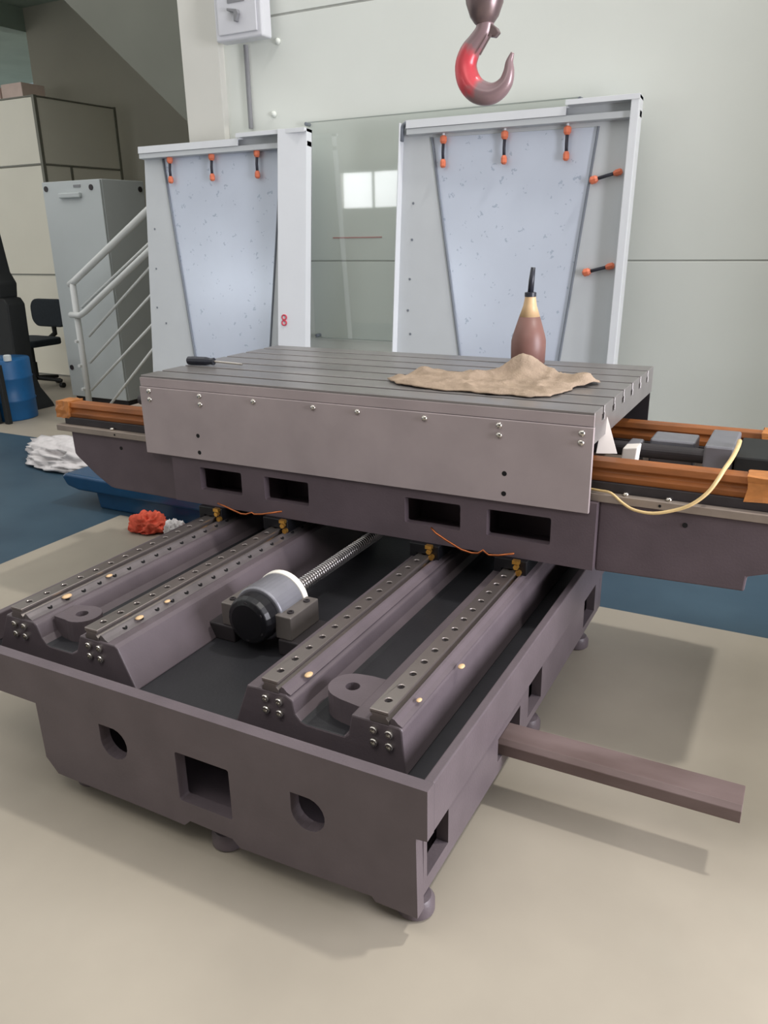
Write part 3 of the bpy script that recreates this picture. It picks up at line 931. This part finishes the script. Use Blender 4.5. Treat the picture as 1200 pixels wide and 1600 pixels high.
def enclosure(name, label, x0, x1, mirror_right_band, film, notch_x, clips_top, clips_side, lip_x0, H):
    t = thing(name, label, 'enclosure panel', (0.5 * (x0 + x1), 4.106, 0.0), 'enclosure panels leaning on the wall', (TH, 0, 0))
    cx = 0.5 * (x0 + x1)
    L = lambda x: x - cx
    S = math.sqrt(1.01)
    zz = lambda z: z * S
    # back sheet with a trapezoid opening that holds the film-covered plate
    (ax, az), (bx_, bz), (cx_, cz), (dx, dz) = film
    k = 0.30 / (az - dz)
    low_l = (dx + (dx - ax) * k, dz - 0.30)
    low_r = (cx_ + (cx_ - bx_) * k, cz - 0.30)
    hole = [(L(ax), zz(az)), (L(bx_), zz(bz)), (L(low_r[0]), zz(low_r[1])), (L(low_l[0]), zz(low_l[1]))]
    sh = holed_mesh([(L(x0), 0), (L(x1), 0), (L(x1), zz(H)), (L(x0), zz(H))], [hole[::-1]], 0.0, 0.004, 'y')
    obj('sheet', sh, 'panel_inner', t, local=True)
    # film covered plate
    fo = MB().prism(hole, 'y', 0.006, 0.010)
    pl = obj('film_plate', fo, 'film_blue', t, local=True)
    # gasket line along the tapered edges
    g = MB()
    for (p, q) in ((hole[1], hole[2]), (hole[0], hole[3])):
        g.tube([(p[0], -0.001, p[1]), (q[0], -0.001, q[1])], 0.0065, 8)
    obj('gasket', g, 'gasket', pl, local=True)
    # top lip, set forward, and its stepped-back end
    obj('top_lip', MB().prism([(-0.055, zz(H - 0.052)), (-0.055, zz(H - 0.012)), (0.0, zz(H)), (0.0, zz(H - 0.008)), (-0.050, zz(H - 0.020)), (-0.050, zz(H - 0.052))], 'x', L(lip_x0), L(notch_x)), 'panel_paint', t, local=True)
    obj('top_return', MB().box(L(lip_x0), L(x1), -0.048, 0.0, zz(H - 0.082), zz(H - 0.052)), 'panel_inner', t, local=True, bevel=0.002)
    obj('top_flange', MB().box(L(notch_x), L(x1), -0.075, 0.004, zz(H - 0.006), zz(H + 0.012)).box(L(notch_x), L(x1), -0.077, -0.073, zz(H - 0.012), zz(H + 0.012)), 'panel_paint', t, local=True, bevel=0.001)
    return t, L, zz, H


clip_n = 0


def clip(t, L, zz, x, z, horizontal):
    """elastic clip: black strap with an orange grip at either end"""
    d = Vector((1, 0, 0.25)).normalized() if horizontal else Vector((0.03, 0, -1)).normalized()
    n_ = 0.05
    c = Vector((L(x), -0.018, zz(z)))
    a, e = c - d * n_, c + d * n_
    st = obj('clip_strap', MB().tube([a, c + Vector((0, -0.004, 0)), e], 0.0085, 8), 'clip_black', t, local=True, smooth=True)
    for p, s, r1 in ((a, -1, 0.019), (e, 1, 0.016)):
        g = MB().tube([p - d * s * 0.012, p, p + d * s * 0.022, p + d * s * 0.03], [0.011, r1, r1, 0.009], 8)
        obj('clip_grip', g, 'clip_orange', st, local=True)
    if not horizontal:
        obj('clip_hook', MB().tube([a - d * 0.03, a - d * 0.055], 0.007, 8), 'panel_paint', st, local=True)


# right-hand panel
t, L, zz, H = enclosure('enclosure_panel', 'right one of the two grey enclosure panels, behind the bottle', -2.135, -0.872, False,
                        ((-1.965, 1.878), (-1.073, 1.870), (-1.171, 0.808), (-1.741, 0.754)), -1.225, None, None, -2.095, 1.972)
obj('side_flange', MB().box(L(-0.912), L(-0.872), -0.075, 0.004, 0, zz(H + 0.012)), 'panel_paint', t, local=True, bevel=0.004)
obj('side_flange', MB().box(L(-2.140), L(-2.133), -0.05, 0.004, 0, zz(H - 0.02)), 'panel_paint', t, local=True, bevel=0.002)
obj('corner_tube', MB().tube([(L(-2.13), -0.03, zz(H - 0.11)), (L(-2.13), -0.03, zz(H - 0.05)), (L(-2.118), -0.03, zz(H - 0.028)), (L(-2.095), -0.03, zz(H - 0.022))], 0.013, 10), 'gasket', t, local=True, smooth=True)
for x in (-1.886, -1.544, -1.219):
    clip(t, L, zz, x, 1.80, False)
clip(t, L, zz, -1.012, 1.640, True)
clip(t, L, zz, -1.008, 1.206, True)
for x, z in ((-2.06, 1.55), (-2.06, 1.36), (-2.065, 1.15), (-2.07, 0.98), (-2.05, 0.85)):
    obj('rivet', MB().lathe([(0.007, -0.002), (0.005, -0.004)], (L(x), 0, zz(z)), 10, axis='y'), 'gasket', t, local=True)

# left-hand panel
t, L, zz, H = enclosure('enclosure_panel', 'left one of the two grey enclosure panels, beside the white stair railing', -4.016, -2.728, True,
                        ((-3.862, 1.890), (-2.938, 1.880), (-3.029, 0.721), (-3.640, 0.651)), -3.217, None, None, -4.016, 1.955)
obj('side_flange', MB().prism([(L(-2.908), -0.085), (L(-2.728), -0.055), (L(-2.728), 0.004), (L(-2.732), 0.004), (L(-2.732), -0.050), (L(-2.908), -0.078)], 'z', 0, zz(H + 0.012)), 'panel_paint', t, local=True, bevel=0.001)
for x in (-3.784, -3.447, -3.103):
    clip(t, L, zz, x, 1.80, False)
for z in (1.63, 1.19):
    obj('red_latch', MB().lathe([(0.012, -0.015), (0.012, 0.0)], (L(-2.945), 0, zz(z)), 10, axis='y'), 'mark_red', t, local=True)
mk = MB()
for zc in (0.885, 0.918):
    ringp = [(L(-2.865) + 0.016 * math.cos(a), -0.0815, zz(zc) + 0.014 * math.sin(a)) for a in [k * math.pi / 8 for k in range(17)]]
    mk.tube(ringp, 0.004, 6)
obj('painted_mark', mk, 'mark_red', t, local=True)
for x, z in ((-3.95, 1.45), (-3.95, 1.2), (-3.955, 0.95), (-3.88, 0.85)):
    obj('rivet', MB().lathe([(0.007, -0.002), (0.005, -0.004)], (L(x), 0, zz(z)), 10, axis='y'), 'gasket', t, local=True)

# ------------------------------------------------------------------ glass sheet against the wall
gs = thing('glass_sheet', 'clear greenish glass sheet fixed on the wall between the panels', 'glass', (-2.0, 4.41, 0.0))
obj('pane', MB().box(-2.838, -1.20, 4.412, 4.420, 0.775, 2.020), 'sheet_glass', gs)
obj('top_edge', MB().box(-2.838, -1.20, 4.4115, 4.421, 2.020, 2.025), 'glass_edge', gs)
obj('bottom_edge', MB().box(-2.838, -1.20, 4.4115, 4.421, 0.770, 0.775), 'glass_edge', gs)
for x, z in ((-2.835, 2.015), (-1.205, 2.015), (-2.825, 0.785), (-1.205, 0.785)):
    obj('corner_clamp', MB().lathe([(0.008, 4.406), (0.011, 4.409), (0.011, 4.449)], (x, 0, z), 12, axis='y'), 'gasket', gs)
tag(obj('red_reflection', MB().box(-2.70, -2.36, 4.447, 4.4495, 1.372, 1.379), 'reflection_red'), 'thin faded red strip on the wall standing in for a reflection in the glass', 'painted reflection')  # painted reflection: a red strip for what the glass mirrors

# ------------------------------------------------------------------ wall fittings
bxw = thing('switch_box', 'white wall switch box with a lever at the top of the conduit', 'switch box', (-3.19, 4.40, 2.46))
obj('case', MB().box(-3.365, -3.03, 4.30, 4.398, 2.475, 2.95), 'box_white', bxw, bevel=0.012, segs=3)
obj('door', MB().box(-3.335, -3.06, 4.290, 4.30, 2.505, 2.92), 'box_white', bxw, bevel=0.006)
lv = obj('lever', MB().prism([(-3.245, 2.632), (-3.175, 2.620), (-3.168, 2.600), (-3.185, 2.560), (-3.200, 2.560), (-3.198, 2.606), (-3.245, 2.618)], 'y', 4.262, 4.29), 'conduit_gray', bxw, bevel=0.003)
obj('rating_plate', MB().box(-3.255, -3.135, 4.286, 4.290, 2.66, 2.80), 'conduit_gray', bxw)
tag(obj('conduit', MB().tube([(-3.252, 4.435, 2.474), (-3.253, 4.435, 2.02)], 0.014, 12), 'conduit_gray'), 'grey conduit running down the wall from the switch box', 'conduit')
for i, (x, z) in enumerate(((-3.028, 2.471), (-3.085, 2.089))):
    tag(obj('wall_bolt', MB().lathe([(0.018, 4.449), (0.018, 4.442), (0.010, 4.432)], (x, 0, z), 14, axis='y'), 'wall_paint', smooth=True), ('white bolt head on the wall just right of the switch box', 'white bolt head on the wall above the left enclosure panel')[i], 'bolt', 'wall bolts')

# ------------------------------------------------------------------ crane hook
hk = thing('crane_hook', 'worn red crane hook hanging above the table', 'crane hook', (-1.01, 2.6, 1.77))
path = [(-1.0113, 1.9962, 0.0254), (-1.0188, 1.9699, 0.0265), (-1.0391, 1.9447, 0.0286), (-1.0617, 1.9194, 0.0318), (-1.0738, 1.8839, 0.0339), (-1.0645, 1.8441, 0.036), (-1.0383, 1.8133, 0.036), (-0.9999, 1.7994, 0.0329), (-0.9666, 1.8054, 0.0276), (-0.9425, 1.8261, 0.0223), (-0.9333, 1.8548, 0.017), (-0.9322, 1.8805, 0.0117), (-0.923, 1.9051, 0.0053)]
pts, rad = [], []
for i in range(len(path) - 1):
    a = [Vector(path[max(0, min(len(path) - 1, i + d))]) for d in (-1, 0, 1, 2)]
    for s in range(5):
        t = s / 5
        q = 0.5 * ((2 * a[1]) + (-a[0] + a[2]) * t + (2 * a[0] - 5 * a[1] + 4 * a[2] - a[3]) * t * t + (-a[0] + 3 * a[1] - 3 * a[2] + a[3]) * t ** 3)
        pts.append((q.x, 2.6, q.y))
        rad.append(q.z)
pts.append((path[-1][0], 2.6, path[-1][1]))
rad.append(path[-1][2])
hkb = obj('hook_body', MB().tube(pts, rad, 20), 'hook_red', hk, smooth=True)
obj('shank_collar', MB().lathe([(0.020, 1.985), (0.030, 1.993), (0.043, 2.010), (0.056, 2.045), (0.060, 2.08), (0.060, 2.16), (0.045, 2.18)], (-1.016, 2.6, 0), 28), 'hook_bare', hk, smooth=True)
obj('latch_stub', MB().prism([(-1.0, 1.995), (-0.972, 1.975), (-0.965, 1.962), (-0.978, 1.950), (-1.0, 1.955)], 'y', 2.588, 2.612), 'hook_bare', hk, bevel=0.003)
obj('latch_wire', MB().tube([(-0.985, 2.58, 1.957), (-1.02, 2.578, 1.905)], 0.003, 6), 'hook_bare', hk)
obj('hoist_rope', MB().tube([(-1.016, 2.6, 2.16), (-1.016, 2.6, 5.8)], 0.012, 8), 'dark_iron', hk)
# worn bare metal on the hook body (bare patches follow noise)
# (the red paint survives only on the back of the bend)
nt = MATS['hook_red'].node_tree
rmp = [n for n in nt.nodes if n.type == 'VALTORGB'][0]
tcn = [n for n in nt.nodes if n.type == 'TEX_COORD'][0]
nzn = [n for n in nt.nodes if n.type == 'TEX_NOISE'][0]
dst = nt.nodes.new('ShaderNodeVectorMath')
dst.operation = 'DISTANCE'
dst.inputs[1].default_value = (-0.058, -0.03, 0.088)
nt.links.new(tcn.outputs['Object'], dst.inputs[0])
mad = nt.nodes.new('ShaderNodeMath')
mad.operation = 'MULTIPLY_ADD'
mad.inputs[1].default_value = -9.0
mad.inputs[2].default_value = 0.75
nt.links.new(dst.outputs['Value'], mad.inputs[0])
adn = nt.nodes.new('ShaderNodeMath')
adn.operation = 'ADD'
nt.links.new(mad.outputs[0], adn.inputs[0])
nt.links.new(nzn.outputs[0], adn.inputs[1])
nt.links.new(adn.outputs[0], rmp.inputs[0])
nzn.inputs['Scale'].default_value = 25
rmp.color_ramp.elements[0].position = 0.55
rmp.color_ramp.elements[1].position = 0.85

# ------------------------------------------------------------------ grey cabinet
YC = 5.015
cb = thing('control_cabinet', 'light grey electrical cabinet standing behind the white railing', 'cabinet', (-5.51, 5.25, 0))
obj('body', MB().box(-5.845, -5.184, YC + 0.02, 5.50, 0.06, 1.845), 'cabinet_gray', cb, bevel=0.006)
dr = obj('door', MB().box(-5.843, -5.186, YC, YC + 0.018, 0.065, 1.842), 'cabinet_gray', cb, bevel=0.004)
obj('handle', MB().box(-5.64, -5.40, YC - 0.03, YC, 1.712, 1.752), 'cabinet_gray', dr, bevel=0.008)
obj('name_plate', MB().box(-5.48, -5.40, YC - 0.004, YC, 1.79, 1.81), 'conduit_gray', dr)
for x, z in ((-5.80, 1.79), (-5.285, 1.785), (-5.80, 0.32)):
    obj('door_plug', MB().lathe([(0.022, YC - 0.006), (0.022, YC)], (x, 0, z), 14, axis='y'), 'dark_iron', dr)
obj('lift_plug', MB().lathe([(0.022, -5.184), (0.022, -5.176)], (0, 5.45, 1.78), 14, axis='x'), 'dark_iron', cb)
obj('plinth', MB().box(-5.83, -5.20, YC + 0.03, 5.48, 0, 0.06), 'dark_iron', cb)

# ------------------------------------------------------------------ stair railing
YRL = 4.765
rlg = thing('stair_railing', 'white tubular stair railing in front of the grey cabinet', 'railing', (-5.36, YRL, 0))


def bar(name, a, c, r, ext=0.0):
    A, B = Vector((a[0], YRL + (a[2] if len(a) > 2 else 0), a[1])), Vector((c[0], YRL + (c[2] if len(c) > 2 else 0), c[1]))
    B = B + (B - A).normalized() * ext
    return obj(name, MB().tube([A, B], r, 12), 'rail_white', rlg, smooth=True)


bar('post', (-5.365, 0.0), (-5.365, 1.06), 0.026)
bar('post', (-4.10, 0.0), (-4.10, 1.80), 0.026)
obj('handrail', MB().tube([(-5.40, YRL, 1.045), (-5.33, YRL, 1.082), (-4.10, YRL, 1.810)], 0.027, 12), 'rail_white', rlg, smooth=True)
obj('handrail', MB().tube([(-5.40, YRL - 0.035, 0.812), (-5.29, YRL - 0.035, 0.812), (-5.22, YRL - 0.035, 0.845), (-5.14, YRL - 0.035, 0.895), (-4.547, YRL - 0.035, 1.260), (-4.10, YRL - 0.035, 1.535)], 0.024, 12), 'rail_white', rlg, smooth=True)
for a, c in (((-5.30, 0.87), (-4.534, 1.335)), ((-5.26, 0.642), (-4.563, 1.15)), ((-5.29, 0.425), (-4.595, 0.937)), ((-5.32, 0.193), (-4.631, 0.704)), ((-5.22, 0.0), (-4.664, 0.493))):
    bar('baluster', a, c, 0.011, 0.62)
for z in (0.60, 0.40, 0.205):
    obj('post_clamp', MB().lathe([(0.013, YRL - 0.05), (0.013, YRL - 0.02)], (-5.372, 0, z), 10, axis='y'), 'rail_white', rlg)

# ------------------------------------------------------------------ far left: chair, pedestal machine, blue drum
ch = thing('office_chair', 'dark office chair standing in the gap left of the cabinet', 'chair', (-6.81, 5.43, 0))
bk = MB().prism(rrect(-7.03, -6.55, 0.57, 0.84, 0.10, 6), 'y', 5.66, 5.71)
obj('backrest', bk, 'chair_fabric', ch, bevel=0.015, segs=3)
obj('seat', MB().prism(rrect(-7.08, -6.56, 5.20, 5.64, 0.10, 6), 'z', 0.42, 0.485), 'chair_fabric', ch, bevel=0.015, segs=3)
obj('back_support', MB().tube([(-6.79, 5.715, 0.66), (-6.79, 5.72, 0.50), (-6.79, 5.55, 0.41)], 0.025, 10), 'stand_black', ch)
obj('gas_column', MB().lathe([(0.03, 0.09), (0.03, 0.25), (0.02, 0.25), (0.02, 0.42)], (-6.81, 5.43, 0), 12), 'stand_black', ch)
for k in range(5):
    a = math.radians(72 * k + 20)
    e = (-6.81 + 0.27 * math.cos(a), 5.43 + 0.27 * math.sin(a))
    lg = obj('base_leg', MB().tube([(-6.81, 5.43, 0.10), (e[0], e[1], 0.07)], [0.025, 0.016], 8), 'stand_black', ch)
    obj('castor', MB().lathe([(0.026, -0.02), (0.026, 0.02)], (e[0], e[1], 0.026), 12, axis='x'), 'stand_black', lg)

ps = thing('pedestal_stand', 'tall black machine pedestal on a flared foot at the left edge', 'machine stand', (-6.17, 4.73, 0))
obj('flared_foot', MB().prism([(-6.42, 0), (-5.88, 0), (-5.90, 0.035), (-6.03, 0.16), (-6.08, 0.28), (-6.27, 0.28), (-6.32, 0.14)], 'y', 4.62, 4.84), 'stand_black', ps, bevel=0.006)
obj('column', MB().prism([(-6.27, 0.28), (-6.08, 0.28), (-6.06, 0.88), (-6.10, 0.93), (-6.24, 0.95), (-6.28, 0.90)], 'y', 4.66, 4.84), 'stand_black', ps, bevel=0.01)
obj('head', MB().prism([(-6.42, 0.93), (-6.14, 0.93), (-6.12, 1.05), (-6.18, 1.14), (-6.24, 1.55), (-6.42, 1.55)], 'y', 4.66, 4.84), 'stand_black', ps, bevel=0.01)
obj('orange_guard', MB().box(-6.40, -6.22, 4.60, 4.655, 0.95, 1.08), 'paper_end', ps, bevel=0.004)

dm = thing('blue_drum', 'bright blue drum with dark strap at the left edge of the picture', 'drum', (-5.82, 4.30, 0))
obj('shell', MB().lathe([(0.20, 0.0), (0.205, 0.01), (0.205, 0.15), (0.212, 0.16), (0.205, 0.17), (0.205, 0.33), (0.212, 0.34), (0.205, 0.35), (0.205, 0.48), (0.20, 0.49)], (-5.84, 4.36, 0), 32), 'drum_blue', dm, smooth=True)
obj('strap', MB().prism([(-5.79, 0.0), (-5.70, 0.0), (-5.715, 0.52), (-5.765, 0.52)], 'y', 4.115, 4.16), 'stand_black', dm, bevel=0.004)
obj('strap', MB().prism([(-5.66, 0.0), (-5.615, 0.0), (-5.63, 0.47), (-5.66, 0.47)], 'y', 4.15, 4.19), 'stand_black', dm, bevel=0.004)
obj('lid_cap', MB().lathe([(0.03, 0.488), (0.03, 0.53), (0.02, 0.535)], (-5.67, 4.28, 0), 14), 'cabinet_gray', dm)
